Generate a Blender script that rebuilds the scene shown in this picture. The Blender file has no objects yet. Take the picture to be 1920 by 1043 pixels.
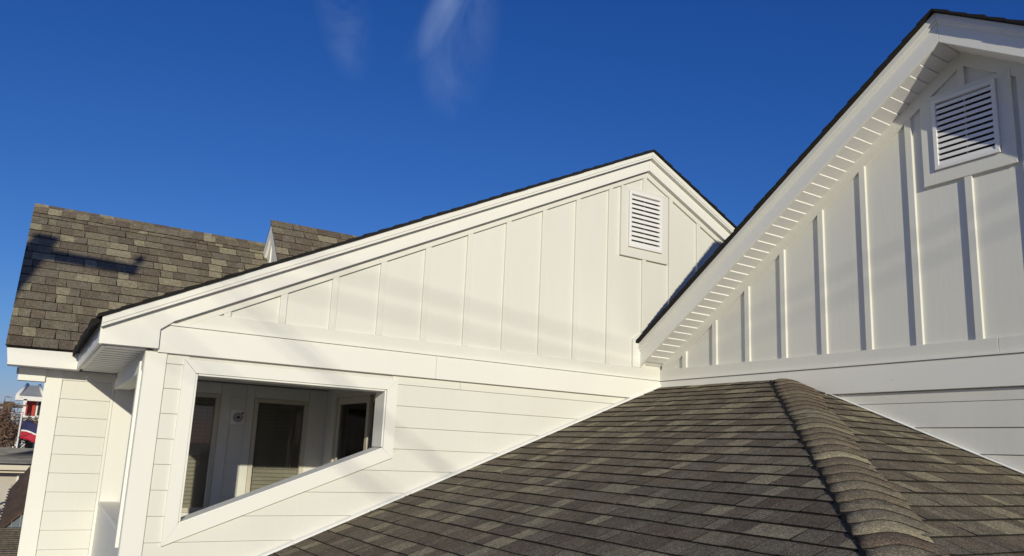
import bpy, bmesh, math, random
from mathutils import Vector, Matrix, noise

random.seed(11)
SC = bpy.context.scene
COL = SC.collection

# ------------------------------------------------------------------ camera, sky, sun, exposure
CAM = Vector((-5.56109725, -6.04048435, -0.80575811))
RT = Vector((0.84728543, -0.52936999, 0.0432991))
UP = Vector((-0.13713661, -0.13927862, 0.98071149))
FW = Vector((0.51312859, 0.83688044, 0.19060475))
FPX, PPX, PPY = 1450.0, 960.0, 568.65
cd = bpy.data.cameras.new('camera')
cam = bpy.data.objects.new('camera', cd)
COL.objects.link(cam)
cam.matrix_world = Matrix(((RT.x, UP.x, -FW.x, CAM.x), (RT.y, UP.y, -FW.y, CAM.y), (RT.z, UP.z, -FW.z, CAM.z), (0, 0, 0, 1)))
cd.sensor_width = 36.0
cd.sensor_fit = 'HORIZONTAL'
cd.lens = 36.0 * FPX / 1920.0
cd.shift_y = (PPY - 521.5) / 1920.0
cd.clip_start = 0.05
cd.clip_end = 6000
SC.camera = cam

SUN = Vector((-0.362, -1.0, 0.263)).normalized()          # towards the sun
SUN_EL = math.asin(SUN.z)
SUN_AZ = math.atan2(SUN.x, SUN.y)
w = bpy.data.worlds.new('World')
SC.world = w
w.use_nodes = True
nt = w.node_tree
for n in list(nt.nodes):
    nt.nodes.remove(n)
N = nt.nodes.new
LK = nt.links.new
out = N('ShaderNodeOutputWorld')
bg = N('ShaderNodeBackground')
sky = N('ShaderNodeTexSky')
sky.sky_type = 'NISHITA'
sky.sun_disc = False
sky.sun_elevation = SUN_EL
sky.sun_rotation = SUN_AZ
sky.altitude = 10
sky.air_density = 1.0
sky.dust_density = 0.25
sky.ozone_density = 3.0
bg.inputs['Strength'].default_value = 0.148
# the deep clear blue of this winter sky: Nishita with a steeper, bluer response over the whole dome
sepc = N('ShaderNodeSeparateColor')
LK(sky.outputs[0], sepc.inputs[0])
comb = N('ShaderNodeCombineColor')
for ch, (kk, gg) in enumerate(((0.128, 1.54), (0.288, 1.143), (0.78, 0.886))):
    lo = N('ShaderNodeMath')
    lo.operation = 'MINIMUM'
    LK(sepc.outputs[ch], lo.inputs[0])
    lo.inputs[1].default_value = 14.0
    pw = N('ShaderNodeMath')
    pw.operation = 'POWER'
    LK(lo.outputs[0], pw.inputs[0])
    pw.inputs[1].default_value = gg
    ml = N('ShaderNodeMath')
    ml.operation = 'MULTIPLY'
    LK(pw.outputs[0], ml.inputs[0])
    ml.inputs[1].default_value = kk
    LK(ml.outputs[0], comb.inputs[ch])
# thin cirrus: streaky noise on the dome, thickest in two drifting wisps
tc = N('ShaderNodeTexCoord')


def wmath(op, a, b=None, clamp=False):
    m = N('ShaderNodeMath')
    m.operation = op
    m.use_clamp = clamp
    for i, v in enumerate((a, b)):
        if v is None:
            continue
        if isinstance(v, (int, float)):
            m.inputs[i].default_value = v
        else:
            LK(v, m.inputs[i])
    return m.outputs[0]


def pxdir(x, y):
    return (FW * FPX + RT * (x - PPX) - UP * (y - PPY)).normalized()


def wdot(vec):
    d = N('ShaderNodeVectorMath')
    d.operation = 'DOT_PRODUCT'
    LK(tc.outputs['Generated'], d.inputs[0])
    d.inputs[1].default_value = vec
    return d.outputs['Value']


def wisp(x0, y0, x1, y1, wid):
    """soft streak mask between two directions of the sky"""
    a, b = pxdir(x0, y0), pxdir(x1, y1)
    c = ((a + b) / 2).normalized()
    ax = (b - a).normalized()
    ay = c.cross(ax).normalized()
    hl = (b - a).length / 2
    sx = wmath('DIVIDE', wdot(ax), hl)
    off = c.dot(ax) / hl
    sx = wmath('SUBTRACT', sx, off)
    sy = wmath('DIVIDE', wdot(ay), wid)
    r2 = wmath('ADD', wmath('POWER', wmath('ABSOLUTE', sx), 2.6), wmath('POWER', wmath('ABSOLUTE', sy), 2.0))
    return wmath('SUBTRACT', 1.0, r2, True)


def wnoise(scale, st, seed, det=6):
    mp = N('ShaderNodeMapping')
    mp.inputs['Location'].default_value = (seed, seed * 0.7, 0)
    mp.inputs['Rotation'].default_value = (0.5, 0.35, 0.2)
    mp.inputs['Scale'].default_value = st
    LK(tc.outputs['Generated'], mp.inputs[0])
    nz = N('ShaderNodeTexNoise')
    nz.inputs['Scale'].default_value = scale
    nz.inputs['Detail'].default_value = det
    nz.inputs['Roughness'].default_value = 0.58
    nz.inputs['Distortion'].default_value = 0.7
    LK(mp.outputs[0], nz.inputs['Vector'])
    return nz.outputs['Fac']


m1 = wmath('MULTIPLY', wisp(600, -190, 672, 165, 0.036), 0.75)
m2 = wmath('MULTIPLY', wisp(945, -150, 755, 130, 0.022), 0.62)
m3 = wisp(890, -120, 838, 240, 0.052)
mm = wmath('POWER', wmath('ADD', wmath('ADD', m1, m2), wmath('MULTIPLY', m3, 0.85)), 1.6)
st = wmath('MULTIPLY', wmath('SUBTRACT', wnoise(14, (1, 1, 0.28), 1.3, 9), 0.36, True), 3.0, True)
cf = wmath('MULTIPLY', wmath('MULTIPLY', mm, st), 0.26)
mixc = N('ShaderNodeMix')
mixc.data_type = 'RGBA'
LK(cf, mixc.inputs['Factor'])
LK(comb.outputs[0], mixc.inputs[6])
mixc.inputs[7].default_value = (2.7, 3.5, 4.9, 1)
LK(mixc.outputs[2], bg.inputs['Color'])
LK(bg.outputs[0], out.inputs['Surface'])

sd = bpy.data.lights.new('sun', 'SUN')
sun = bpy.data.objects.new('sun', sd)
COL.objects.link(sun)
sun.rotation_euler = SUN.to_track_quat('Z', 'Y').to_euler()
sd.energy = 3.5
sd.angle = math.radians(0.53)
sd.color = (1.0, 0.94, 0.735)
SC.view_settings.view_transform = 'Standard'
SC.view_settings.look = 'None'
SC.view_settings.exposure = 0.0
SC.view_settings.gamma = 1.0
SC.view_settings.use_curve_mapping = False


def at(px, py, dist):
    """the place that shows at a pixel of the photograph, dist metres along the view axis"""
    d = FW * FPX + RT * (px - PPX) - UP * (py - PPY)
    return CAM + d * (dist / FPX)


# ------------------------------------------------------------------ materials
def mat(name, col, rough=0.6, var=0.0, scale=8.0, bump=0.0, bscale=60.0, stretch=(1, 1, 1), spec=0.3, tint=None, metallic=0.0):
    m = bpy.data.materials.new(name)
    m.use_nodes = True
    t = m.node_tree
    b = t.nodes['Principled BSDF']
    b.inputs['Roughness'].default_value = rough
    b.inputs['Metallic'].default_value = metallic
    b.inputs['Specular IOR Level'].default_value = spec
    b.inputs['Base Color'].default_value = (*col, 1)
    tcn = t.nodes.new('ShaderNodeTexCoord')
    mp = t.nodes.new('ShaderNodeMapping')
    mp.inputs['Scale'].default_value = stretch
    t.links.new(tcn.outputs['Object'], mp.inputs[0])
    if var > 0:
        nz = t.nodes.new('ShaderNodeTexNoise')
        nz.inputs['Scale'].default_value = scale
        nz.inputs['Detail'].default_value = 7
        nz.inputs['Roughness'].default_value = 0.65
        t.links.new(mp.outputs[0], nz.inputs['Vector'])
        mx = t.nodes.new('ShaderNodeMix')
        mx.data_type = 'RGBA'
        t2 = tint or (1, 1, 1)
        mx.inputs[6].default_value = (*[c * (1 - var) * q for c, q in zip(col, t2)], 1)
        mx.inputs[7].default_value = (*[min(1, c * (1 + var)) for c in col], 1)
        rm = t.nodes.new('ShaderNodeMapRange')
        rm.inputs[1].default_value = 0.3
        rm.inputs[2].default_value = 0.7
        t.links.new(nz.outputs['Fac'], rm.inputs[0])
        t.links.new(rm.outputs[0], mx.inputs['Factor'])
        t.links.new(mx.outputs[2], b.inputs['Base Color'])
    if bump > 0:
        n2 = t.nodes.new('ShaderNodeTexNoise')
        n2.inputs['Scale'].default_value = bscale
        n2.inputs['Detail'].default_value = 4
        t.links.new(mp.outputs[0], n2.inputs['Vector'])
        bp = t.nodes.new('ShaderNodeBump')
        bp.inputs['Strength'].default_value = bump
        bp.inputs['Distance'].default_value = 0.004
        t.links.new(n2.outputs['Fac'], bp.inputs['Height'])
        t.links.new(bp.outputs[0], b.inputs['Normal'])
    return m


M = {}
M['siding'] = mat('siding_paint', (0.69, 0.68, 0.625), 0.55, 0.032, 1.1, 0.22, 30, (1, 1, 0.12), 0.25)
M['trim'] = mat('trim_paint', (0.77, 0.76, 0.71), 0.5, 0.018, 1.4, 0.12, 24, (1, 1, 0.5), 0.3)
M['vinyl'] = mat('white_vinyl', (0.78, 0.77, 0.76), 0.4, 0.02, 3, 0.0, spec=0.35)
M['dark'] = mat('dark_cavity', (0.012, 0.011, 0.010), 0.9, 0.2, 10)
M['sheath'] = mat('wall_core', (0.62, 0.61, 0.57), 0.7, 0.03, 4)
M['grey'] = mat('grey_fitting', (0.38, 0.38, 0.37), 0.5, 0.2, 60)
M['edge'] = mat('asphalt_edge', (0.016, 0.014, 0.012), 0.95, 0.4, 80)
M['metal'] = mat('white_flashing', (0.80, 0.80, 0.79), 0.35, 0.02, 5)
M['caulk'] = mat('joint_line', (0.33, 0.31, 0.27), 0.8, 0.1, 20)
M['floor'] = mat('porch_floor_paint', (0.33, 0.31, 0.28), 0.7, 0.08, 5)
M['blind'] = mat('blind_fabric', (0.50, 0.48, 0.42), 0.7, 0.03, 6)
M['tan'] = mat('tan_frame', (0.55, 0.51, 0.42), 0.5, 0.04, 6)


def shingle_mat(name, col, light=0.5):
    """mineral granules: fine speckle of dark, mid and pale grains over broad weathering"""
    m = bpy.data.materials.new(name)
    m.use_nodes = True
    t = m.node_tree
    b = t.nodes['Principled BSDF']
    b.inputs['Roughness'].default_value = 0.92
    b.inputs['Specular IOR Level'].default_value = 0.15
    tcn = t.nodes.new('ShaderNodeTexCoord')
    vo = t.nodes.new('ShaderNodeTexVoronoi')
    vo.inputs['Scale'].default_value = 260
    t.links.new(tcn.outputs['Object'], vo.inputs['Vector'])
    sp = t.nodes.new('ShaderNodeSeparateColor')
    t.links.new(vo.outputs['Color'], sp.inputs[0])
    cr = t.nodes.new('ShaderNodeValToRGB')
    e = cr.color_ramp.elements
    e[0].position = 0.0
    e[0].color = (*[c * 0.45 for c in col], 1)
    e[1].position = 1.0
    e[1].color = (*[min(1, c * 2.2 + 0.03) for c in col], 1)
    q = e.new(0.35)
    q.color = (*[c * 0.85 for c in col], 1)
    q = e.new(0.82)
    q.color = (*[c * 1.2 for c in col], 1)
    t.links.new(sp.outputs[0], cr.inputs[0])
    nz = t.nodes.new('ShaderNodeTexNoise')
    nz.inputs['Scale'].default_value = 22
    nz.inputs['Detail'].default_value = 8
    nz.inputs['Roughness'].default_value = 0.72
    t.links.new(tcn.outputs['Object'], nz.inputs['Vector'])
    rm = t.nodes.new('ShaderNodeMapRange')
    rm.inputs[1].default_value = 0.3
    rm.inputs[2].default_value = 0.7
    rm.inputs[3].default_value = 0.72
    rm.inputs[4].default_value = 1.28
    t.links.new(nz.outputs['Fac'], rm.inputs[0])
    mu = t.nodes.new('ShaderNodeVectorMath')
    mu.operation = 'SCALE'
    t.links.new(cr.outputs[0], mu.inputs[0])
    t.links.new(rm.outputs[0], mu.inputs['Scale'])
    t.links.new(mu.outputs[0], b.inputs['Base Color'])
    bp = t.nodes.new('ShaderNodeBump')
    bp.inputs['Strength'].default_value = 0.25
    bp.inputs['Distance'].default_value = 0.003
    t.links.new(sp.outputs[1], bp.inputs['Height'])
    t.links.new(bp.outputs[0], b.inputs['Normal'])
    return m


TONES = [shingle_mat('shingle_umber', (0.128, 0.103, 0.075)), shingle_mat('shingle_brown', (0.152, 0.123, 0.087)),
         shingle_mat('shingle_grey', (0.155, 0.133, 0.098)), shingle_mat('shingle_olive', (0.190, 0.161, 0.112)),
         shingle_mat('shingle_tan', (0.258, 0.223, 0.149)), shingle_mat('shingle_russet', (0.120, 0.090, 0.067))]
TW = [20, 25, 21, 17, 15, 2]


def tone():
    return random.choices(range(6), TW)[0]


def glass_mat(name, tr, refl_rough=0.02):
    m = bpy.data.materials.new(name)
    m.use_nodes = True
    t = m.node_tree
    t.nodes.clear()
    o = t.nodes.new('ShaderNodeOutputMaterial')
    a = t.nodes.new('ShaderNodeBsdfTransparent')
    a.inputs[0].default_value = (*tr, 1)
    g = t.nodes.new('ShaderNodeBsdfGlossy')
    g.inputs['Roughness'].default_value = refl_rough
    fr = t.nodes.new('ShaderNodeFresnel')
    fr.inputs[0].default_value = 1.45
    mx = t.nodes.new('ShaderNodeMixShader')
    t.links.new(fr.outputs[0], mx.inputs[0])
    t.links.new(a.outputs[0], mx.inputs[1])
    t.links.new(g.outputs[0], mx.inputs[2])
    t.links.new(mx.outputs[0], o.inputs[0])
    return m


M['glass'] = glass_mat('window_glass', (0.82, 0.82, 0.80))


# ------------------------------------------------------------------ mesh helpers
def finish(name, bm, mats, parent=None, recalc=True, kind=None, bevel=0.0):
    if recalc:
        bmesh.ops.recalc_face_normals(bm, faces=bm.faces)
    me = bpy.data.meshes.new(name)
    bm.to_mesh(me)
    bm.free()
    for m in (mats if isinstance(mats, (list, tuple)) else [mats]):
        me.materials.append(m)
    o = bpy.data.objects.new(name, me)
    COL.objects.link(o)
    if parent is not None:
        o.parent = parent
    if kind:
        o['kind'] = kind
    if bevel > 0:
        bv = o.modifiers.new('soft_edges', 'BEVEL')
        bv.width = bevel
        bv.segments = 2
        bv.limit_method = 'ANGLE'
    return o


def prism(bm, a, b, mi=0, side=None):
    """solid between two matching loops of points"""
    va = [bm.verts.new(p) for p in a]
    vb = [bm.verts.new(p) for p in b]
    n = len(a)
    f = bm.faces.new(va)
    f.material_index = mi
    f = bm.faces.new(vb[::-1])
    f.material_index = mi if side is None else side
    for i in range(n):
        j = (i + 1) % n
        f = bm.faces.new((va[j], va[i], vb[i], vb[j]))
        f.material_index = mi if side is None else side


def slab(bm, poly, ax, d0, d1, mi=0):
    """poly of (h, z) on a wall: ax 'y' puts h on x, ax 'x' puts h on y"""
    if ax == 'y':
        prism(bm, [(h, d0, z) for h, z in poly], [(h, d1, z) for h, z in poly], mi)
    else:
        prism(bm, [(d0, h, z) for h, z in poly], [(d1, h, z) for h, z in poly], mi)


def cube(bm, x0, x1, y0, y1, z0, z1, mi=0):
    slab(bm, [(x0, z0), (x1, z0), (x1, z1), (x0, z1)], 'y', y0, y1, mi)


def clip(poly, a, b, c):
    """keep a*h + b*z <= c"""
    res = []
    n = len(poly)
    for i in range(n):
        p, q = poly[i], poly[(i + 1) % n]
        dp, dq = a * p[0] + b * p[1] - c, a * q[0] + b * q[1] - c
        if dp <= 0:
            res.append(p)
        if (dp < 0 < dq) or (dq < 0 < dp):
            t = dp / (dp - dq)
            res.append((p[0] + t * (q[0] - p[0]), p[1] + t * (q[1] - p[1])))
    return res


def area(poly):
    return abs(sum(poly[i][0] * poly[(i + 1) % len(poly)][1] - poly[(i + 1) % len(poly)][0] * poly[i][1] for i in range(len(poly)))) / 2 if len(poly) > 2 else 0


def rect(h0, z0, h1, z1):
    return [(h0, z0), (h1, z0), (h1, z1), (h0, z1)]


def board(name, poly, ax, d0, d1, m, parent, bevel=0.002):
    if area(poly) < 1e-4:
        return None
    bm = bmesh.new()
    slab(bm, poly, ax, d0, d1)
    return finish(name, bm, m, parent, bevel=bevel)


def lap(name, poly, ax, d_bot, d_top, back, m, parent, zb, zt):
    """clapboard: its butt stands further out than its top"""
    if area(poly) < 2e-4:
        return None
    def dd(z):
        return d_bot + (d_top - d_bot) * (z - zb) / (zt - zb)
    bm = bmesh.new()
    if ax == 'y':
        prism(bm, [(h, dd(z), z) for h, z in poly], [(h, back, z) for h, z in poly])
    else:
        prism(bm, [(dd(z), h, z) for h, z in poly], [(back, h, z) for h, z in poly])
    return finish(name, bm, m, parent)


def tube(bm, pts, r, seg=8, mi=0):
    pts = [Vector(p) for p in pts]
    rings = []
    for i, p in enumerate(pts):
        d = (pts[min(i + 1, len(pts) - 1)] - pts[max(i - 1, 0)]).normalized()
        a = d.cross(Vector((0, 0, 1)))
        if a.length < 1e-3:
            a = d.cross(Vector((1, 0, 0)))
        a.normalize()
        b = d.cross(a)
        rr = r[i] if isinstance(r, (list, tuple)) else r
        rings.append([bm.verts.new(p + (a * math.cos(2 * math.pi * k / seg) + b * math.sin(2 * math.pi * k / seg)) * rr) for k in range(seg)])
    for i in range(len(rings) - 1):
        for k in range(seg):
            f = bm.faces.new((rings[i][k], rings[i][(k + 1) % seg], rings[i + 1][(k + 1) % seg], rings[i + 1][k]))
            f.material_index = mi
            f.smooth = True
    for rg in (rings[0][::-1], rings[-1]):
        f = bm.faces.new(rg)
        f.material_index = mi


def empty(name, loc, label, cat, group=None):
    o = bpy.data.objects.new(name, None)
    COL.objects.link(o)
    o.location = loc
    o['label'] = label
    o['category'] = cat
    if group:
        o['group'] = group
    bpy.context.view_layer.update()
    return o


class Kid:
    """parts are modelled in world space; this keeps them there under a moved Empty"""


def adopt(root):
    inv = Matrix.Translation(-Vector(root.location))
    for c in root.children:
        c.matrix_parent_inverse = inv


# ------------------------------------------------------------------ ground
GZ = -6.6
bm = bmesh.new()
prism(bm, [(-1500, -1500, GZ), (1500, -1500, GZ), (1500, 3000, GZ), (-1500, 3000, GZ)], [(-1500, -1500, GZ - 1), (1500, -1500, GZ - 1), (1500, 3000, GZ - 1), (-1500, 3000, GZ - 1)])
g = finish('ground', bm, mat('dry_ground', (0.38, 0.35, 0.29), 0.95, 0.35, 0.3), kind='structure')

# ------------------------------------------------------------------ the white house
house = empty('house', (0, 0, GZ), 'white gabled house with board and batten gables and brown shingle roofs', 'house')

PIT = 0.492
AX, AZ = -0.245, 2.437          # apex of the porch gable (top of its rake crown)


def t1(x):
    return AZ - PIT * abs(x - AX)


def under1(poly, dz):
    """clip a wall polygon to below the porch gable's rake line lowered by dz"""
    p = clip(poly, -PIT, 1, AZ - dz - PIT * AX)          # left of apex:  z <= AZ-dz + PIT*(x-AX)
    return clip(p, PIT, 1, AZ - dz + PIT * AX)


# --- wall core of the porch gable, with the trapezoid opening
WO = [(-4.549, -1.398), (-3.05, -0.816), (-3.05, -0.332), (-4.549, -0.332)]
bm = bmesh.new()
TB = 0.172
slab(bm, rect(-4.895, -7, -4.549, -0.332), 'y', 0.002, TB)
slab(bm, [(-4.549, -7), (-3.05, -7), (-3.05, -0.816), (-4.549, -1.398)], 'y', 0.002, TB)
slab(bm, rect(-3.05, -7, -0.02, -0.332), 'y', 0.002, TB)
slab(bm, under1(rect(-4.895, -0.332, 1.9, 3), 0.21), 'y', 0.002, TB)
wall1 = finish('gable_wall', bm, M['sheath'], house)

# siding boards
JZ = [-0.205] + [-0.28 - 0.1775 * k for k in range(30)]
SL = (1.546 - 0.883) / (4.642 - 2.96)                 # slope of the opening's lower edge
for k in range(len(JZ) - 1):
    zt, zb = JZ[k], JZ[k + 1]
    if zb < -3.4:
        break
    full = rect(-4.752, zb + 0.0035, -0.02, zt)
    full = clip(full, 0.403, -1, 0.058 + 0.12)       # nothing under the hip roof
    if not full:
        break
    mk = lambda p: lap('siding_board', p, 'y', -0.0125, -0.006, 0.004, M['siding'], wall1, zb, zt)
    slope_cut = lambda p: clip(p, -SL, 1, -0.85 + SL * 2.97)      # below the opening
    if zb > -0.85:
        mk(clip(full, 1, 0, -4.60))
        rt = clip(full, -1, 0, 3.0)
        if k == 0:
            mk(clip(rt, 1, 0, -2.36))
            mk(clip(rt, -1, 0, 2.3565))
        else:
            mk(rt)
        if zb < -0.83:
            pass
    elif zt > -1.5:
        mk(clip(full, 1, 0, -4.60))
        rt = slope_cut(clip(full, -1, 0, 4.5995))
        mk(rt)
    else:
        mk(full)
# corner board
board('corner_board', rect(-4.897, -7, -4.756, -0.207), 'y', -0.022, 0.0, M['trim'], wall1)

# frieze, cap and skirt trim
for a, b in ((-4.824, -2.62), (-2.617, -0.012)):
    board('frieze_board', under1(rect(a, -0.205, b, -0.009), 0.205), 'y', -0.042, 0.0, M['trim'], wall1)
board('drip_cap', under1(rect(-4.78, -0.006, -0.012, 0.010), 0.205), 'y', -0.054, 0.0, M['trim'], wall1, 0.001)
board('skirt_board', under1(rect(-4.78, 0.012, -0.012, 0.112), 0.203), 'y', -0.026, 0.0, M['siding'], wall1)

# panels and battens
bx = [-3.94, -3.537, -3.132, -2.728, -2.317, -1.914, -1.511, -1.111, -0.697]
bx = [-4.35] + bx
edges = bx + [-0.235, 0.14, 0.555, 0.96]
prev = -4.75
for e in edges + [1.4]:
    board('wall_panel', under1(rect(prev + 0.001, 0.10, e - 0.026, 2.4), 0.262), 'y', -0.004, 0.003, M['siding'], wall1, 0)
    prev = e - 0.026
for e in edges:
    zs = 0.110
    if e == -0.235:
        board('batten', rect(e - 0.052, zs, e, 1.262), 'y', -0.027, 0.0, M['siding'], wall1, 0.004)
        board('batten', under1(rect(e - 0.052, 2.005, e, 2.4), 0.262), 'y', -0.027, 0.0, M['siding'], wall1, 0.004)
    else:
        board('batten', under1(rect(e - 0.052, zs, e, 2.4), 0.262), 'y', -0.027, 0.0, M['siding'], wall1, 0.004)
# sloped frieze trim under the rake


def band1(x0, x1, da, db, x0b=None):
    return [(x0, t1(x0) - db), (x1, t1(x1) - db), (x1, t1(x1) - da), (x0, t1(x0) - da)]


board('rake_frieze', band1(-4.70, AX, 0.19, 0.262), 'y', -0.027, 0.0, M['siding'], wall1)
board('rake_frieze', band1(AX, 1.6, 0.19, 0.262), 'y', -0.027, 0.0, M['siding'], wall1)
# corner block beside the other gable's rake
board('corner_block', [(-0.405, 0.112), (-0.30, 0.112), (-0.30, 0.465), (-0.405, 0.395)], 'y', -0.031, 0.0, M['trim'], wall1)

# trapezoid opening casing
casing = board('opening_sill_casing', [(-4.642, -1.546), (-2.96, -0.883), (-3.05, -0.816), (-4.549, -1.398)], 'y', -0.030, 0.0, M['trim'], wall1, 0.0006)
board('opening_casing', [(-4.642, -1.5455), (-4.5495, -1.3975), (-4.549, -0.332), (-4.6365, -0.238)], 'y', -0.030, 0.0, M['trim'], wall1, 0.0006)
board('opening_casing', [(-4.635, -0.237), (-2.956, -0.245), (-3.048, -0.331), (-4.547, -0.331)], 'y', -0.030, 0.0, M['trim'], wall1, 0.0006)
board('opening_casing', [(-3.048, -0.3322), (-2.956, -0.2462), (-2.960, -0.8825), (-3.049, -0.8155)], 'y', -0.030, 0.0, M['trim'], wall1, 0.0006)
# sloping inner sill board
bm = bmesh.new()
prism(bm, [(-4.547, -0.024, -1.397), (-3.052, -0.024, -0.816), (-3.052, TB + 0.01, -0.816), (-4.547, TB + 0.01, -1.397)],
      [(-4.547, -0.024, -1.385), (-3.052, -0.024, -0.804), (-3.052, TB + 0.01, -0.804), (-4.547, TB + 0.01, -1.385)])
finish('opening_sill', bm, M['trim'], wall1)
board('opening_jamb', rect(-3.066, -0.80, -3.052, -0.336), 'y', -0.024, TB + 0.006, M['trim'], wall1)
board('opening_jamb', rect(-4.547, -1.38, -4.533, -0.336), 'y', -0.024, TB + 0.006, M['trim'], wall1)
board('opening_head', rect(-4.53, -0.347, -3.068, -0.334), 'y', -0.024, TB + 0.006, M['trim'], wall1)

# --- gable vents


def vent(ax, h0, h1, z0, z1, tw, front, nslat, parent_house, flip):
    s = 1 if flip else -1                      # outward direction is -d
    v = None
    bm = bmesh.new()
    H0, H1, Z0, Z1 = h0 + tw, h1 - tw, z0 + tw * 1.05, z1 - tw * 0.45
    fw = 0.030
    # flange frame (mitred ring)
    o = [(H0, Z0), (H1, Z0), (H1, Z1), (H0, Z1)]
    i = [(H0 + fw, Z0 + fw), (H1 - fw, Z0 + fw), (H1 - fw, Z1 - fw), (H0 + fw, Z1 - fw)]
    for k in range(4):
        j = (k + 1) % 4
        slab(bm, [o[k], o[j], i[j], i[k]], ax, front - 0.052, front + 0.01)
    v = finish('gable_vent', bm, M['vinyl'], parent_house, bevel=0.003)
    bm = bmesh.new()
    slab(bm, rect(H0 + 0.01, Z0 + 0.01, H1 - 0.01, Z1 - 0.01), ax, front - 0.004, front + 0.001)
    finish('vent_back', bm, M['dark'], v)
    n = nslat
    a0, a1 = Z0 + fw, Z1 - fw
    p = (a1 - a0) / n
    for k in range(n):
        zb = a0 + p * k
        bm = bmesh.new()
        # a louvre: lower lip out, top tucked in behind the next
        prof = [(front - 0.047, zb + 0.001), (front - 0.041, zb + 0.001), (front - 0.032, zb + p * 0.58), (front - 0.016, zb + p * 0.86), (front - 0.020, zb + p * 0.90), (front - 0.041, zb + p * 0.65)]
        A = [((H0 + fw - 0.004), d, z) if ax == 'y' else (d, (H0 + fw - 0.004), z) for d, z in prof]
        B = [((H1 - fw + 0.004), d, z) if ax == 'y' else (d, (H1 - fw + 0.004), z) for d, z in prof]
        prism(bm, A, B)
        finish('slat', bm, M['vinyl'], v)
    hm = (H0 + H1) / 2
    bm = bmesh.new()
    slab(bm, rect(hm - 0.004, a0, hm + 0.004, a1), ax, front - 0.024, front - 0.010)
    finish('vent_mullion', bm, M['vinyl'], v)
    # flat casing around it
    c = [(h0, z0), (h1, z0), (h1, z1), (h0, z1)]
    q = [(H0 - 0.002, Z0 - 0.002), (H1 + 0.002, Z0 - 0.002), (H1 + 0.002, Z1 + 0.002), (H0 - 0.002, Z1 + 0.002)]
    for k in range(4):
        j = (k + 1) % 4
        board('vent_casing', [c[k], c[j], q[j], q[k]], ax, front - 0.033, front, M['siding'], v)
    return v


vent('y', -0.590, 0.062, 1.255, 2.012, 0.098, 0.0, 11, house, True)

# --- rake of the porch gable: main board, crown strip, shingle edge
def jag_edge(name, pts_fn, s0, s1, n, thick, d0, d1, ax, parent, m=None):
    """layered shingle ends that step along a rake; one mesh per shingle course end"""
    for k in range(n):
        a, b = s0 + (s1 - s0) * k / n, s0 + (s1 - s0) * (k + 1) / n
        za, zb = pts_fn(a), pts_fn(b)
        jd = random.uniform(-0.004, 0.004)
        lo, hi = (0.0, 0.010)
        bm = bmesh.new()
        if zb > za:
            poly = [(a, za), (b, zb), (b, zb + thick * 0.7), (a, za + thick + random.uniform(0, 0.006))]
        else:
            poly = [(a, za), (b, zb), (b, zb + thick + random.uniform(0, 0.006)), (a, za + thick * 0.7)]
        slab(bm, poly, ax, d0 + jd, d1)
        finish(name, bm, m or M['edge'], parent)


rake1 = board('rake_board', [(-5.196, t1(-5.196) - 0.073), (-5.196, -0.186), (-4.826, -0.182), (-4.829, -0.045), (-4.74, t1(-4.74) - 0.2), (AX, AZ - 0.2), (AX, AZ - 0.073)], 'y', -0.072, 0.0, M['trim'], house)
board('rake_board', [(AX + 0.002, AZ - 0.073), (AX + 0.002, AZ - 0.2), (1.7, t1(1.7) - 0.2), (1.7, t1(1.7) - 0.073)], 'y', -0.072, 0.0, M['trim'], rake1)
for sg in ((-5.206, AX), (AX + 0.002, 1.7)):
    board('rake_crown', band1(sg[0], sg[1], 0.0, 0.052), 'y', -0.122, 0.0, M['trim'], rake1)
    board('rake_fillet', band1(sg[0], sg[1], 0.052, 0.073), 'y', -0.116, 0.0, M['trim'], rake1)

# roof slopes of the porch gable
bm = bmesh.new()
for xa, xb in ((-5.235, AX), (AX, 2.6)):
    a = [(xa, -0.07, t1(xa) + 0.001), (xb, -0.07, t1(xb) + 0.001), (xb, 6.0, t1(xb) + 0.001), (xa, 6.0, t1(xa) + 0.001)]
    b = [(p[0], p[1], p[2] + 0.012) for p in a]
    if xa < -5:
        a = [(p[0], min(p[1], 2.46 if p[0] < -5 else 5.2), p[2]) for p in a]
        b = [(p[0], min(p[1], 2.46 if p[0] < -5 else 5.2), p[2]) for p in b]
    prism(bm, b, a, 0, 1)
roof1 = finish('gable_roof', bm, [TONES[1], M['edge']], house)
jag_edge('shingle_edge', lambda x: t1(x) + 0.002, -5.235, AX, 38, 0.022, -0.145, 0.15, 'y', roof1)
jag_edge('shingle_edge', lambda x: t1(x) + 0.002, AX, 1.9, 16, 0.022, -0.145, 0.15, 'y', roof1)

# eave return: fascia, soffit and the ragged ends of the shingles over it
board('eave_fascia', [(-0.070, -0.188), (2.388, -0.203), (2.388, -0.02), (-0.070, -0.01)], 'x', -5.205, -5.183, M['trim'], house)
sof = None
for k in range(14):
    y0 = 0.0 + k * 0.19
    o = board('soffit_panel', [(y0, 0), (y0 + 0.145, 0), (y0 + 0.145, 0.014), (y0, 0.014)], 'x', -5.15, -4.85, M['vinyl'], None, 0)
    for v in o.data.vertices:
        v.co.z += -0.193
    if sof is None:
        sof = o
        o.name = 'eave_soffit'
        o.parent = house
    else:
        o.parent = sof
bm = bmesh.new()
cube(bm, -5.182, -4.80, 0.0, 2.70, -0.176, -0.130)
finish('soffit_backing', bm, M['caulk'], sof)
bm = bmesh.new()
cube(bm, -5.182, -5.152, 0.0, 2.38, -0.197, -0.186)
finish('soffit_channel', bm, M['vinyl'], sof)
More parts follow.
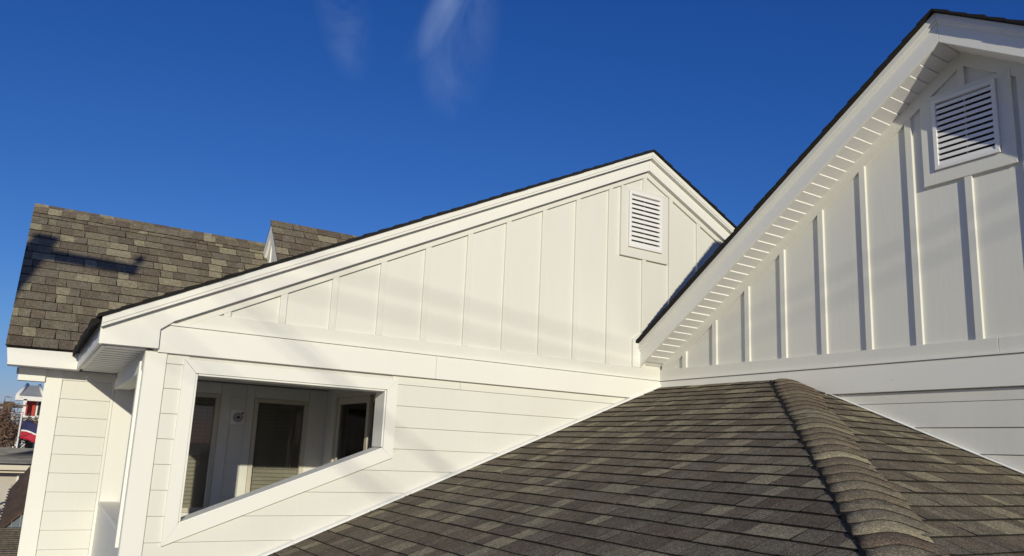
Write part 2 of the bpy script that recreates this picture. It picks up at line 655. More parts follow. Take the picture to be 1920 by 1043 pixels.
for k in range(17):
    y0, y1 = -0.09 + k * 0.148, -0.09 + (k + 1) * 0.148
    if y0 > 2.35:
        break
    ex = random.uniform(0.0, 0.010)
    bm = bmesh.new()
    z0 = t1(-5.235)
    prism(bm, [(-5.18, y0, z0 + 0.028), (-5.18, y1 - 0.004, z0 + 0.028), (-5.262 - ex, y1 - 0.004, z0 - 0.012), (-5.262 - ex, y0, z0 - 0.012)],
          [(-5.18, y0, z0 + 0.008), (-5.18, y1 - 0.004, z0 + 0.008), (-5.258 - ex, y1 - 0.004, z0 - 0.062 - ex), (-5.258 - ex, y0, z0 - 0.058 - ex)])
    finish('eave_shingle', bm, M['edge'], roof1)

# ------------------------------------------------------------------ side of the porch and the rear wing wall
XS0, XS1 = -4.897, -4.835


def xs(y):
    return XS0 + (XS1 - XS0) * max(0.0, y) / 2.7


side = None


def sidebox(name, y0, y1, z0, z1, thick, out, m, parent, bevel=0.0):
    bm = bmesh.new()
    a = [(xs(y0) - out, y0, z0), (xs(y1) - out, y1, z0), (xs(y1) + thick, y1, z0), (xs(y0) + thick, y0, z0)]
    b = [(p[0], p[1], z1) for p in a]
    prism(bm, a, b)
    return finish(name, bm, m, parent, bevel=bevel)


side = sidebox('porch_side_wall', 0.175, 2.695, -7, -1.475, 0.14, 0.0, M['siding'], house)
sidebox('side_header', 0.0, 2.695, -0.345, -0.180, 0.14, 0.002, M['trim'], side)
sidebox('side_sill_board', 0.175, 2.69, -1.472, -1.440, 0.16, 0.012, M['trim'], side, 0.002)
sidebox('side_casing', 0.085, 0.175, -1.56, -0.335, 0.02, 0.022, M['trim'], side, 0.002)
sidebox('side_post_skin', 0.001, 0.172, -7, -0.347, 0.012, 0.001, M['trim'], side)
sidebox('side_header_casing', 0.18, 2.60, -0.352, -0.262, 0.012, 0.014, M['trim'], side)

# rear wing wall, facing the camera
D3 = 2.70
bm = bmesh.new()
cube(bm, -5.446, -4.40, D3 + 0.004, D3 + 0.16, -7, -0.14)
cube(bm, -4.40, -2.64, D3 + 0.004, D3 + 0.16, -0.325, -0.19)
cube(bm, -3.80, -3.46, D3 + 0.004, D3 + 0.16, -7, -0.325)
cube(bm, -2.86, -2.50, D3 + 0.004, D3 + 0.16, -7, -0.325)
cube(bm, -4.40, -3.80, D3 + 0.004, D3 + 0.16, -7, -1.53)
cube(bm, -3.46, -2.86, D3 + 0.004, D3 + 0.16, -7, -1.53)
wall3 = finish('rear_wall', bm, M['sheath'], house)
board('corner_board', rect(-5.449, -7, -5.303, -0.2), 'y', D3 - 0.022, D3, M['trim'], wall3)
bm = bmesh.new()
prism(bm, [(-5.447, D3 + 0.002, -7), (-5.40, D3 + 0.002, -7), (-5.20, D3 + 3, -7), (-5.247, D3 + 3, -7)], [(-5.447, D3 + 0.002, -0.2), (-5.40, D3 + 0.002, -0.2), (-5.20, D3 + 3, -0.2), (-5.247, D3 + 3, -0.2)])
finish('end_wall', bm, M['siding'], wall3)
board('frieze_board', rect(-5.302, -0.292, -4.86, -0.195), 'y', D3 - 0.018, D3, M['siding'], wall3)
z = -0.294
k = 0
while z > -3.2:
    zt, zb = z, (-0.474 if k == 0 else z - 0.1765)
    lap('siding_board', rect(-5.301, zb + 0.0035, -4.868, zt), 'y', D3 - 0.0125, D3 - 0.006, D3 + 0.003, M['siding'], wall3, zb, zt)
    z = zb
    k += 1
board('corner_trim', rect(-4.866, -3.5, -4.839, -0.2), 'y', D3 - 0.019, D3, M['trim'], wall3)
# fascia and the small eave return box of the rear wing
YE = 2.39
board('rear_fascia', [(-5.79, -0.052), (-5.765, -0.204), (-5.207, -0.204), (-5.207, -0.045)], 'y', YE, YE + 0.022, M['trim'], house)
bm = bmesh.new()
cube(bm, -5.77, -5.18, YE + 0.022, D3, -0.200, -0.190)
finish('rear_soffit', bm, M['vinyl'], house)
bm = bmesh.new()
cube(bm, -5.672, -5.449, D3 - 0.05, D3 + 0.10, -0.325, -0.201)
rb = finish('eave_return', bm, M['trim'], house, bevel=0.002)
bm = bmesh.new()
cube(bm, -5.690, -5.673, D3 - 0.02, D3 + 0.08, -0.262, -0.205)
finish('return_cap', bm, M['grey'], rb)

# back wall of the porch: windows, casings, siding strips, fixture
def strip3(x0, x1, name='siding_board'):
    z = -0.33
    board('flat_trim', rect(x0, -0.328, x1, -0.20), 'y', D3 - 0.010, D3, M['siding'], wall3, 0)
    while z > -2.2:
        lap(name, rect(x0, z - 0.173, x1, z), 'y', D3 - 0.0125, D3 - 0.006, D3 + 0.003, M['siding'], wall3, z - 0.1765, z)
        z -= 0.1765


def window3(x0, x1, z0, z1, nm):
    bm = bmesh.new()
    fw = 0.045
    o = rect(x0, z0, x1, z1)
    i = rect(x0 + fw, z0 + fw, x1 - fw, z1 - fw)
    for k in range(4):
        j = (k + 1) % 4
        slab(bm, [o[k], o[j], i[j], i[k]], 'y', D3 - 0.028, D3 + 0.05)
    f = finish(nm, bm, M['tan'], house, bevel=0.003)
    bm = bmesh.new()
    slab(bm, i, 'y', D3 + 0.012, D3 + 0.016)
    finish('pane', bm, M['glass'], f)
    zz = z0 + fw
    while zz < z1 - fw:
        bm = bmesh.new()
        prism(bm, [(x0 + fw, D3 + 0.040, zz), (x1 - fw, D3 + 0.040, zz), (x1 - fw, D3 + 0.060, zz + 0.040), (x0 + fw, D3 + 0.060, zz + 0.040)],
              [(x0 + fw, D3 + 0.044, zz), (x1 - fw, D3 + 0.044, zz), (x1 - fw, D3 + 0.064, zz + 0.040), (x0 + fw, D3 + 0.064, zz + 0.040)])
        finish('blind_slat', bm, M['blind'], f)
        zz += 0.041
    bm = bmesh.new()
    tube(bm, [(x0 + (x1 - x0) * 0.78, D3 + 0.03, z1 - fw), (x0 + (x1 - x0) * 0.775, D3 + 0.03, z1 - 0.75)], 0.004, 6)
    finish('blind_wand', bm, M['vinyl'], f)
    return f


window3(-4.42, -3.815, -1.545, -0.318, 'porch_window')
window3(-3.455, -2.855, -1.545, -0.332, 'porch_window')
board('flat_trim', rect(-3.812, -2.2, -3.702, -0.20), 'y', D3 - 0.019, D3 + 0.01, M['siding'], wall3)
board('flat_trim', rect(-3.543, -2.2, -3.458, -0.20), 'y', D3 - 0.019, D3 + 0.01, M['siding'], wall3)
board('flat_trim', rect(-2.852, -2.2, -2.762, -0.20), 'y', D3 - 0.019, D3 + 0.01, M['siding'], wall3)
board('flat_trim', rect(-4.52, -3.5, -4.423, -0.20), 'y', D3 - 0.019, D3 + 0.01, M['siding'], wall3)
board('flat_trim', rect(-4.837, -3.5, -4.522, -0.20), 'y', D3 - 0.012, D3 + 0.01, M['trim'], wall3)
strip3(-3.700, -3.545)
strip3(-2.760, -2.642)
for a, b in ((-4.42, -3.815), (-3.455, -2.855)):
    board('flat_trim', rect(a, -0.316 if a < -4 else -0.330, b, -0.20), 'y', D3 - 0.019, D3 + 0.01, M['siding'], wall3)
    board('flat_trim', rect(a, -2.0, b, -1.547), 'y', D3 - 0.015, D3 + 0.01, M['siding'], wall3)
blk = board('mounting_block', rect(-3.700, -0.632, -3.545, -0.475), 'y', D3 - 0.042, D3, M['vinyl'], house, 0.004)
bm = bmesh.new()
tube(bm, [(-3.622, D3 - 0.043, -0.552), (-3.622, D3 - 0.062, -0.552)], 0.052, 20)
tube(bm, [(-3.622, D3 - 0.062, -0.552), (-3.622, D3 - 0.066, -0.552)], 0.036, 20)
finish('round_cover', bm, M['grey'], blk)
bm = bmesh.new()
tube(bm, [(-3.622, D3 - 0.067, -0.552), (-3.622, D3 - 0.072, -0.552)], 0.014, 12)
tube(bm, [(-3.60, D3 - 0.055, -0.51), (-3.565, D3 - 0.058, -0.500)], 0.006, 6)
finish('knob', bm, M['dark'], blk)

# right side wall of the porch with its glass door
XR = -2.64
bm = bmesh.new()
cube(bm, XR, XR + 0.14, 0.174, 0.27, -7, -0.19)
cube(bm, XR, XR + 0.14, 2.335, 2.70, -7, -0.19)
cube(bm, XR, XR + 0.14, 0.27, 2.335, -0.243, -0.19)
sw = finish('porch_inner_wall', bm, M['siding'], house)
bm = bmesh.new()


def ringx(bm, y0, y1, z0, z1, fw, xa, xb):
    o = rect(y0, z0, y1, z1)
    i = rect(y0 + fw, z0 + fw, y1 - fw, z1 - fw)
    for k in range(4):
        j = (k + 1) % 4
        slab(bm, [o[k], o[j], i[j], i[k]], 'x', xa, xb)


ringx(bm, 0.275, 2.33, -2.35, -0.245, 0.045, XR - 0.03, XR + 0.08)
sdoor = finish('glass_door', bm, M['tan'], house, bevel=0.003)
for y0, y1, dx in ((1.36, 2.285, 0.0), (0.32, 1.44, 0.035)):
    bm = bmesh.new()
    ringx(bm, y0, y1, -2.30, -0.292, 0.07, XR + dx - 0.01, XR + dx + 0.02)
    p = finish('door_panel', bm, M['tan'], sdoor, bevel=0.002)
    bm = bmesh.new()
    slab(bm, rect(y0 + 0.07, -2.23, y1 - 0.07, -0.362), 'x', XR + dx + 0.002, XR + dx + 0.008)
    finish('pane', bm, M['glass'], p)
# porch ceiling, floor, and the dark room behind the glass door
bm = bmesh.new()
cube(bm, -4.75, XR + 0.02, TB + 0.002, D3 - 0.02, -0.186, -0.17)
finish('porch_ceiling', bm, M['siding'], house)
bm = bmesh.new()
cube(bm, -4.75, XR, TB + 0.002, D3 - 0.002, -2.45, -2.36)
finish('porch_floor', bm, M['floor'], house)
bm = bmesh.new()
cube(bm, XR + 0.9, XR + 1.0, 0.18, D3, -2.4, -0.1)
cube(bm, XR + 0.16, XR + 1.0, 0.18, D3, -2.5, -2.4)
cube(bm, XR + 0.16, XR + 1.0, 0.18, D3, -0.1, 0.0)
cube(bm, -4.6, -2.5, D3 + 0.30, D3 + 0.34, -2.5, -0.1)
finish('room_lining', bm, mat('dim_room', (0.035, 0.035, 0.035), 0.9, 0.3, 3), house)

# ------------------------------------------------------------------ the other gable (faces -x)
P2 = 0.665
AY = -3.24
SO, RB, CR = 2.299, 2.264, 2.487             # soffit line on wall, rake bottom, crown top at apex


def under2(poly, top):
    p = clip(poly, -P2, 1, top - P2 * AY)        # z <= top + P2*(y-AY) on the -y side
    return clip(p, P2, 1, top + P2 * AY)


def band2(y0, y1, ta, tb):
    f = lambda y, t: t - P2 * abs(y - AY)
    return [(y0, f(y0, tb)), (y1, f(y1, tb)), (y1, f(y1, ta)), (y0, f(y0, ta))]


bm = bmesh.new()
slab(bm, under2(rect(-7.0, -7, 0.0, 2.4), SO - 0.01), 'x', 0.002, 0.16)
wall2 = finish('gable_wall', bm, M['sheath'], house)
z = -0.3135
board('siding_board', rect(-6.6, -0.3095, -0.004, -0.23), 'x', -0.0105, 0.003, M['siding'], wall2, 0)
k = 0
while z > -1.6:
    zb = z - 0.1805
    full = clip(rect(-6.6, zb + 0.004, -1.2, z), -0.403, -1, 0.06 + 0.10 - 0.403 * 1.6 + 0.0)
    full = clip(rect(-6.6, zb + 0.004, -1.2, z), 0.403, -1, 0.06 - 0.403 * 1.6 + 0.12)
    lap('siding_board', full, 'x', -0.0175, -0.006, 0.003, M['siding'], wall2, zb, z)
    z = zb
for a, b in ((-6.7, -1.658), (-1.655, -0.036)):
    board('frieze_board', rect(a, -0.222, b, -0.009), 'x', -0.044, 0.0, M['trim'], wall2)
board('drip_cap', rect(-6.7, -0.006, -0.048, 0.010), 'x', -0.058, 0.0, M['trim'], wall2, 0.001)
for a, b in ((-6.7, -3.357), (-3.354, -0.028)):
    board('skirt_board', rect(a, 0.012, b, 0.112), 'x', -0.031, 0.0, M['siding'], wall2)
by = [-0.395, -0.80, -1.205, -1.612, -2.018, -2.425, -2.832, -3.259, -3.655, -4.06, -4.465, -4.87, -5.275]
prev = -0.03
for e in by + [-5.7]:
    board('wall_panel', under2(rect(e + 0.026, 0.10, prev - 0.001, 2.3), SO - 0.13), 'x', -0.004, 0.003, M['siding'], wall2, 0)
    prev = e + 0.026
for e in by:
    if e == -3.259:
        board('batten', rect(e, 0.110, e + 0.052, 1.33), 'x', -0.0275, 0.0, M['siding'], wall2)
        board('batten', under2(rect(e, 1.99, e + 0.052, 2.3), SO - 0.125), 'x', -0.0275, 0.0, M['siding'], wall2)
    else:
        board('batten', under2(rect(e, 0.110, e + 0.052, 2.3), SO - 0.125), 'x', -0.0275, 0.0, M['siding'], wall2)
board('rake_frieze', band2(AY, -0.05, SO - 0.005, SO - 0.13), 'x', -0.0285, 0.0, M['siding'], wall2)
board('rake_frieze', band2(-6.5, AY, SO - 0.005, SO - 0.13), 'x', -0.0285, 0.0, M['siding'], wall2)
vent('x', -3.572, -2.915, 1.305, 2.005, 0.098, 0.0, 11, house, True)

OV = 0.31
rake2 = board('rake_board', band2(AY, -0.012, CR - 0.078, RB), 'x', -OV, -OV + 0.028, M['trim'], house)
board('rake_board', band2(-6.6, AY - 0.002, CR - 0.078, RB), 'x', -OV, -OV + 0.028, M['trim'], rake2)
for a, b in ((AY, -0.004), (-6.6, AY - 0.002)):
    board('rake_crown', band2(a, b, CR, CR - 0.052), 'x', -OV - 0.028, -OV + 0.02, M['trim'], rake2)
    board('rake_fillet', band2(a, b, CR - 0.052, CR - 0.078), 'x', -OV - 0.014, -OV + 0.02, M['trim'], rake2)
# stepped soffit panels
sl = None
for side_ in (1, -1):
    n = 40 if side_ == 1 else 36
    for k in range(n):
        a = 0.004 + k * 0.0812
        b = a + 0.0775
        if side_ == 1 and AY + b > -0.04:
            break
        y0, y1 = AY + side_ * a, AY + side_ * b
        zf = lambda y: SO - 0.014 - P2 * abs(y - AY)
        bm = bmesh.new()
        prism(bm, [(-OV + 0.030, y0, zf(y0) - 0.012), (-0.029, y0, zf(y0) - 0.012), (-0.029, y1, zf(y1) - 0.003), (-OV + 0.030, y1, zf(y1) - 0.003)],
              [(-OV + 0.030, y0, zf(y0) + 0.006), (-0.029, y0, zf(y0) + 0.006), (-0.029, y1, zf(y1) + 0.006), (-OV + 0.030, y1, zf(y1) + 0.006)])
        o = finish('soffit_panel' if sl else 'rake_soffit', bm, M['vinyl'], sl or house)
        sl = sl or o
bm = bmesh.new()
for a, b in ((AY, -0.012), (-6.6, AY - 0.001)):
    q = band2(a, b, SO + 0.02, SO - 0.006)
    slab(bm, q, 'x', -OV + 0.029, 0.0)
finish('soffit_backing', bm, M['vinyl'], sl)
# roof slopes
bm = bmesh.new()
for ya, yb in ((AY, 0.07), (-6.9, AY)):
    f = lambda y: CR + 0.003 - P2 * abs(y - AY)
    a = [(-OV - 0.02, ya, f(ya)), (4.5, ya, f(ya)), (4.5, yb, f(yb)), (-OV - 0.02, yb, f(yb))]
    b = [(p[0], p[1], p[2] + 0.014) for p in a]
    prism(bm, b, a, 0, 1)
roof2 = finish('gable_roof', bm, [TONES[1], M['edge']], house)
jag_edge('shingle_edge', lambda y: CR + 0.004 - P2 * abs(y - AY), 0.07, AY, 28, 0.022, -OV - 0.066, 0.0, 'x', roof2)
jag_edge('shingle_edge', lambda y: CR + 0.004 - P2 * abs(y - AY), AY, -6.6, 28, 0.022, -OV - 0.066, 0.0, 'x', roof2)

# ------------------------------------------------------------------ shingles
EXP = 0.1435


def seen_size(p):
    """how large a thing at p shows from the porch roof where the photographer stands"""
    d = p - CAM
    z = d.dot(FW)
    if z < 0.3:
        return -1
    x = PPX + FPX * d.dot(RT) / z
    y = PPY - FPX * d.dot(UP) / z
    if not (-40 < x < 1960 and -40 < y < 1085):
        return -1
    return 1.0 / (z * z)


def lay_shingles(o, A, B, Nn, poly_clip, v0, v1, u0, u1, keep, seed):
    """courses of laminated shingles. A: along the course, B: down the slope, Nn: out of the roof. Returns pieces."""
    rnd = random.Random(seed)
    pieces = []
    k = 0
    v = v0
    while v < v1:
        u = u0 - rnd.uniform(0, 0.3)
        jv = rnd.uniform(-0.002, 0.002)
        last = None
        while u < u1:
            wd = rnd.choice((0.09, 0.11, 0.13, 0.15, 0.17, 0.20, 0.25)) * rnd.uniform(0.9, 1.1)
            tn = rnd.choices(range(6), TW)[0]
            while tn == last:
                tn = rnd.choices(range(6), TW)[0]
            last = tn
            raised = rnd.random() < 0.5
            vb = v + EXP + jv + rnd.uniform(-0.0015, 0.0015)
            sk = rnd.uniform(-0.006, 0.006)
            poly = [(u + 0.0018, v - 0.004), (u + wd - 0.0018, v - 0.004), (u + wd - 0.0018 + sk, vb), (u + 0.0018 + sk, vb)]
            for c in poly_clip:
                poly = clip(poly, *c)
                if not poly:
                    break
            if poly and area(poly) > 1.5e-4:
                h = 0.0105 if raised else 0.0082
                h += rnd.uniform(-0.001, 0.0015)
                top, bot = [], []
                for (a, b) in poly:
                    t = (b - (v - 0.004)) / (EXP + 0.004)
                    wob = 0.0035 * noise.noise(Vector((a * 1.7, b * 1.7, seed)))
                    top.append(o + A * a + B * b + Nn * (0.002 + h * t + wob))
                    bot.append(o + A * a + B * b + Nn * (-0.004 + wob))
                c = o + A * (sum(p[0] for p in poly) / len(poly)) + B * (sum(p[1] for p in poly) / len(poly))
                pieces.append((keep(c) * area(poly), top, bot, tn))
            u += wd
        v += EXP
        k += 1
    return pieces


def piece_mesh(bm, top, bot, tn):
    vt = [bm.verts.new(p) for p in top]
    vb = [bm.verts.new(p) for p in bot]
    f = bm.faces.new(vt)
    f.material_index = tn
    f.normal_update()
    n = len(vt)
    for i in range(n):
        j = (i + 1) % n
        f = bm.faces.new((vt[j], vt[i], vb[i], vb[j]))
        f.material_index = 6
    f = bm.faces.new(vb[::-1])
    f.material_index = 6


SM = TONES + [M['edge']]


def emit(pieces, parent, top_n, rest_name):
    pieces.sort(key=lambda p: -p[0])
    for q in pieces[:top_n]:
        bm = bmesh.new()
        piece_mesh(bm, q[1], q[2], 0)
        finish('shingle', bm, [TONES[q[3]], M['edge']], parent)
        ob = parent.children[-1] if False else None
    rest = pieces[top_n:]
    bm = bmesh.new()
    for q in rest:
        piece_mesh(bm, q[1], q[2], q[3])
    finish(rest_name, bm, SM, parent, kind='stuff')


def piece_mesh_single(top, bot, tn, parent):
    me = bpy.data.meshes.new('shingle')
    n = len(top)
    vs = [tuple(p) for p in top] + [tuple(p) for p in bot]
    fs = [tuple(range(n)), tuple(range(2 * n - 1, n - 1, -1))] + [((i + 1) % n, i, n + i, n + (i + 1) % n) for i in range(n)]
    me.from_pydata(vs, [], fs)
    me.materials.append(TONES[tn])
    me.materials.append(M['edge'])
    for i, p in enumerate(me.polygons):
        p.material_index = 0 if i == 0 else 1
    me.update()
    o = bpy.data.objects.new('shingle', me)
    COL.objects.link(o)
    o.parent = parent
    return o


def emit(pieces, parent, top_n, rest_name):
    pieces.sort(key=lambda p: -p[0])
    for q in pieces[:top_n]:
        piece_mesh_single(q[1], q[2], q[3], parent)
    bm = bmesh.new()
    for q in pieces[top_n:]:
        piece_mesh(bm, q[1], q[2], q[3])
    finish(rest_name, bm, SM, parent, recalc=False, kind='stuff')


# ---- lower hip roof in front
HP = 0.403
ZL = -0.060
HY = -1.60                                      # where the hip meets the wall
nl = math.hypot(1, HP)
oL = Vector((0, 0, ZL))
AL, BL = Vector((0, -1, 0)), Vector((-1, 0, -HP)) / nl
NL = Vector((-HP, 0, 1)) / nl
oR = Vector((0, HY, ZL))
AR, BR = Vector((-1, 0, 0)), Vector((0, -1, -HP)) / nl
NR = Vector((0, -HP, 1)) / nl
bm = bmesh.new()
E = 5.4                                         # run down the slope
dz = 0.01
for loop in ([(0, 0, ZL), (0, HY, ZL), (-E, HY - E, ZL - HP * E), (-E, 0, ZL - HP * E)],
             [(0, HY, ZL), (0, HY - E, ZL - HP * E), (-E, HY - E, ZL - HP * E)]):
    a = [(p[0], p[1], p[2] - 0.026) for p in loop]
    b = [(p[0], p[1], p[2] - 0.05) for p in loop]
    prism(bm, a, b)
hip = finish('hip_roof', bm, M['edge'], house)
# plan: left plane keeps  y > HY + x  (u < -HY + v/nl)
pcs = lay_shingles(oL, AL, BL, NL, [(1, -1 / nl, -HY - 0.07), (-1, 0, 0.0)], 0.0, E * nl, 0.0, 7.5, seen_size, 5)
pcs2 = lay_shingles(oR, AR, BR, NR, [(1, -1 / nl, -0.07), (-1, 0, 0.0)], 0.0, E * nl, 0.0, 7.0, seen_size, 9)
allp = pcs + pcs2
# caps over the hip
HD = Vector((-1, -1, -HP)).normalized()
per = Vector((0, 0, 1))
LD = Vector((-1, 1, -0.0))                      # towards the left plane, level in plan
S2 = 1 / math.sqrt(2)
hl = math.sqrt(2 + HP * HP)


def hip_pt(t, s, lift):
    """t metres down the hip, s metres sideways in plan (- left plane, + right plane)"""
    base = Vector((0, HY, ZL)) + HD * t
    if s < 0:
        d = Vector((-S2, S2, 0)) * (-s)
        d.z = HP * d.x
        n_ = NL
    else:
        d = Vector((S2, -S2, 0)) * s
        d.z = HP * d.y
        n_ = NR
    # round the fold
    rr = 0.065
    q = abs(s)
    sink = 0.0
    if q < rr:
        sink = (rr - q) ** 2 / (2 * rr) * 0.285
    sm = max(-1, min(1, s / rr))
    nn = (NL * (0.5 - 0.5 * sm) + NR * (0.5 + 0.5 * sm)).normalized()
    return base + d + nn * lift - Vector((0, 0, sink))


caps_root = None
ncap = int(E * hl / 0.140)
rnd = random.Random(3)
for k in range(ncap):
    t0, t1_ = k * 0.140 - 0.01, (k + 1) * 0.140 + rnd.uniform(-0.003, 0.003)
    if t1_ > 6.3:
        break
    jl, jr = rnd.uniform(-0.005, 0.005), rnd.uniform(-0.012, 0.012)
    ss = [-0.139 + jl, -0.09, -0.055, -0.028, 0, 0.028, 0.055, 0.09, 0.13, 0.178 + jr * 2.2]
    if k < 2:
        ss = [v * (0.82 + 0.09 * k) for v in ss]
    sk = rnd.uniform(-0.006, 0.006)
    tn = random.choices(range(6), [32, 24, 17, 8, 4, 17])[0]
    bm = bmesh.new()
    T = [bm.verts.new(hip_pt(t0, s, 0.0112 if s < 0.12 else 0.009)) for s in ss]
    Bt = [bm.verts.new(hip_pt(t1_ + sk * s * 5, s, (0.024, 0.0160, 0.0152, 0.0150, 0.0150, 0.0150, 0.0152, 0.0150, 0.0142, 0.0118)[i])) for i, s in enumerate(ss)]
    Bb = [bm.verts.new(hip_pt(t1_ + sk * s * 5, s, 0.0 if i in (0, 9) else 0.0122)) for i, s in enumerate(ss)]
    Tb = [bm.verts.new(hip_pt(t0, s, 0.0)) for s in ss]
    for i in range(9):
        f = bm.faces.new((T[i], T[i + 1], Bt[i + 1], Bt[i]))
        f.material_index = 0
        f.smooth = True
        f = bm.faces.new((Bt[i], Bt[i + 1], Bb[i + 1], Bb[i]))
        f.material_index = 1
    for i in (0, 9):
        f = bm.faces.new((T[i], Bt[i], Bb[i], Tb[i]))
        f.material_index = 1
    shade_strip = [hip_pt(t0, -0.148 + jl, 0.012), hip_pt(t1_ - 0.004, -0.148 + jl + rnd.uniform(-0.004, 0.004), 0.015), hip_pt(t1_ - 0.004, -0.134 + jl, 0.021), hip_pt(t0, -0.134 + jl, 0.021)]  # black strip added as the dark shadow line along the cap's left edge
    prism(bm, shade_strip, [p - Vector((0, 0, 0.016)) for p in shade_strip], 1)
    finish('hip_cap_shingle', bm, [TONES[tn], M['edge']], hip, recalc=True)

# step flashing where the hip roof meets the two walls
bm = bmesh.new()
prism(bm, [(0, -0.052, ZL + 0.012), (-5.2, -0.052, ZL + 0.012 - HP * 5.2), (-5.2, -0.052, ZL + 0.030 - HP * 5.2), (0, -0.052, ZL + 0.030)],
      [(0, -0.015, ZL + 0.012), (-5.2, -0.015, ZL + 0.012 - HP * 5.2), (-5.2, -0.015, ZL + 0.036 - HP * 5.2), (0, -0.015, ZL + 0.036)])
finish('flashing', bm, M['metal'], hip)
bm = bmesh.new()
prism(bm, [(-0.045, HY - 0.40, ZL + 0.014 - HP * 0.40), (-0.045, HY - 5, ZL + 0.014 - HP * 5), (-0.045, HY - 5, ZL + 0.019 - HP * 5), (-0.045, HY - 0.40, ZL + 0.019 - HP * 0.40)],
      [(-0.015, HY - 0.40, ZL + 0.014 - HP * 0.40), (-0.015, HY - 5, ZL + 0.014 - HP * 5), (-0.015, HY - 5, ZL + 0.022 - HP * 5), (-0.015, HY - 0.40, ZL + 0.022 - HP * 0.40)])
finish('flashing', bm, M['metal'], hip)

# ---- rear wing roof (45 degrees)
YR, ZE = 4.15, -0.024
s2 = math.sqrt(2)
RL = (YR - YE) * s2
o3 = Vector((-5.805, YR, ZE + (YR - YE)))
A3, B3 = Vector((1, 0, 0)), Vector((0, -1, -1)) / s2
N3 = Vector((0, -1, 1)) / s2
bm = bmesh.new()
for xa, xb in ((-5.795, -0.5),):
    prism(bm, [(xa, YE + 0.01, ZE + 0.004), (xb, YE + 0.01, ZE + 0.004), (xb, YR, o3.z - 0.006), (xa, YR, o3.z - 0.006)],
          [(xa, YE + 0.01, ZE - 0.03), (xb, YE + 0.01, ZE - 0.03), (xb, YR, o3.z - 0.04), (xa, YR, o3.z - 0.04)])
    prism(bm, [(xa, YR + 0.8, o3.z - 0.806), (xb, YR + 0.8, o3.z - 0.806), (xb, YR, o3.z - 0.006), (xa, YR, o3.z - 0.006)],
          [(xa, YR + 0.8, o3.z - 0.84), (xb, YR + 0.8, o3.z - 0.84), (xb, YR, o3.z - 0.04), (xa, YR, o3.z - 0.04)])
rroof = finish('rear_roof', bm, M['edge'], house)
pcs3 = lay_shingles(o3, A3, B3, N3, [(-1, 0, 0.0), (0, 1, RL + 0.02)], RL - 18 * EXP + 0.012, RL, 0.0, 3.9, seen_size, 21)
# the rake edge leans in a little towards the ridge, as it was cut
for i, q in enumerate(pcs3):
    pass
u = 0.0
rnd = random.Random(8)
while u < 2.7:
    wd = 0.142
    bm = bmesh.new()
    p = lambda du, v, h: o3 + A3 * (u + du) + B3 * v + N3 * h
    q = lambda du, v, h: o3 + A3 * (u + du) + Vector((0, 1, -1)) / s2 * v + Vector((0, 1, 1)) / s2 * h
    a = [p(0, 0.135, 0.012), p(wd - 0.002, 0.135, 0.020), p(wd - 0.002, 0.012, 0.026), p(0, 0.012, 0.018)]
    b = [p(0, 0.135, 0.0), p(wd - 0.002, 0.135, 0.0), p(wd - 0.002, 0.012, 0.0), p(0, 0.012, 0.0)]
    prism(bm, a, b, 0, 1)
    a = [q(0, 0.012, 0.018), q(wd - 0.002, 0.012, 0.026), q(wd - 0.002, 0.135, 0.020), q(0, 0.135, 0.012)]
    b = [q(0, 0.0, 0.0), q(wd - 0.002, 0.0, 0.0), q(wd - 0.002, 0.135, 0.0), q(0, 0.135, 0.0)]
    prism(bm, a, b, 0, 1)
    finish('ridge_cap_shingle', bm, [TONES[rnd.choices(range(6), TW)[0]], M['edge']], rroof)
    u += wd

# ---- cross gable behind
XD, YD, ZD, PD = -3.223, 3.751, 1.998, 1.15
npd = math.hypot(1, PD)
bm = bmesh.new()
for sg in (-1, 1):
    a = [(XD, YD, ZD - 0.005), (XD, YD + sg * 1.5, ZD - 0.005 - PD * 1.5), (-0.6, YD + sg * 1.5, ZD - 0.005 - PD * 1.5), (-0.6, YD, ZD - 0.005)]
    b = [(p[0], p[1], p[2] - 0.03) for p in a]
    prism(bm, a, b)
droof = finish('dormer_roof', bm, M['edge'], house)
o4 = Vector((XD - 0.02, YD, ZD))
B4 = Vector((0, -1, -PD)) / npd
N4 = Vector((0, -PD, 1)) / npd
pcs4 = lay_shingles(o4, A3, B4, N4, [(-1, 0, 0.0)], 0.0, 1.9, 0.0, 2.4, seen_size, 33)
o4b = Vector((XD - 0.02, YD, ZD))
bm = bmesh.new()
slab(bm, [(YD, ZD - 0.10), (YD + 0.9, ZD - 0.10 - PD * 0.9), (YD - 0.9, ZD - 0.10 - PD * 0.9)], 'x', XD + 0.032, XD + 0.10)
dg = finish('dormer_gable', bm, M['siding'], house)
for sg in (-1, 1):
    board('rake_board', [(YD, ZD - 0.012), (YD + sg * 1.0, ZD - 0.012 - PD * 1.0), (YD + sg * 1.0, ZD - 0.24 - PD), (YD, ZD - 0.24)], 'x', XD, XD + 0.03, M['trim'], dg)
board('batten', rect(YD - 0.03, 1.2, YD + 0.03, ZD - 0.3), 'x', XD + 0.015, XD + 0.031, M['trim'], dg)

# the 300 shingles that show largest are objects of their own, the rest stay joined per roof
tagged = [(p, 'h') for p in allp] + [(p, 'r') for p in pcs3] + [(p, 'd') for p in pcs4]
tagged.sort(key=lambda q: -q[0][0])
nh = sum(1 for q in tagged[:300] if q[1] == 'h')
nr = sum(1 for q in tagged[:300] if q[1] == 'r')
nd = 300 - nh - nr
emit(allp, hip, nh, 'shingle_field')
emit(pcs3, rroof, nr, 'shingle_field')
emit(pcs4, droof, nd, 'shingle_field')
adopt(house)

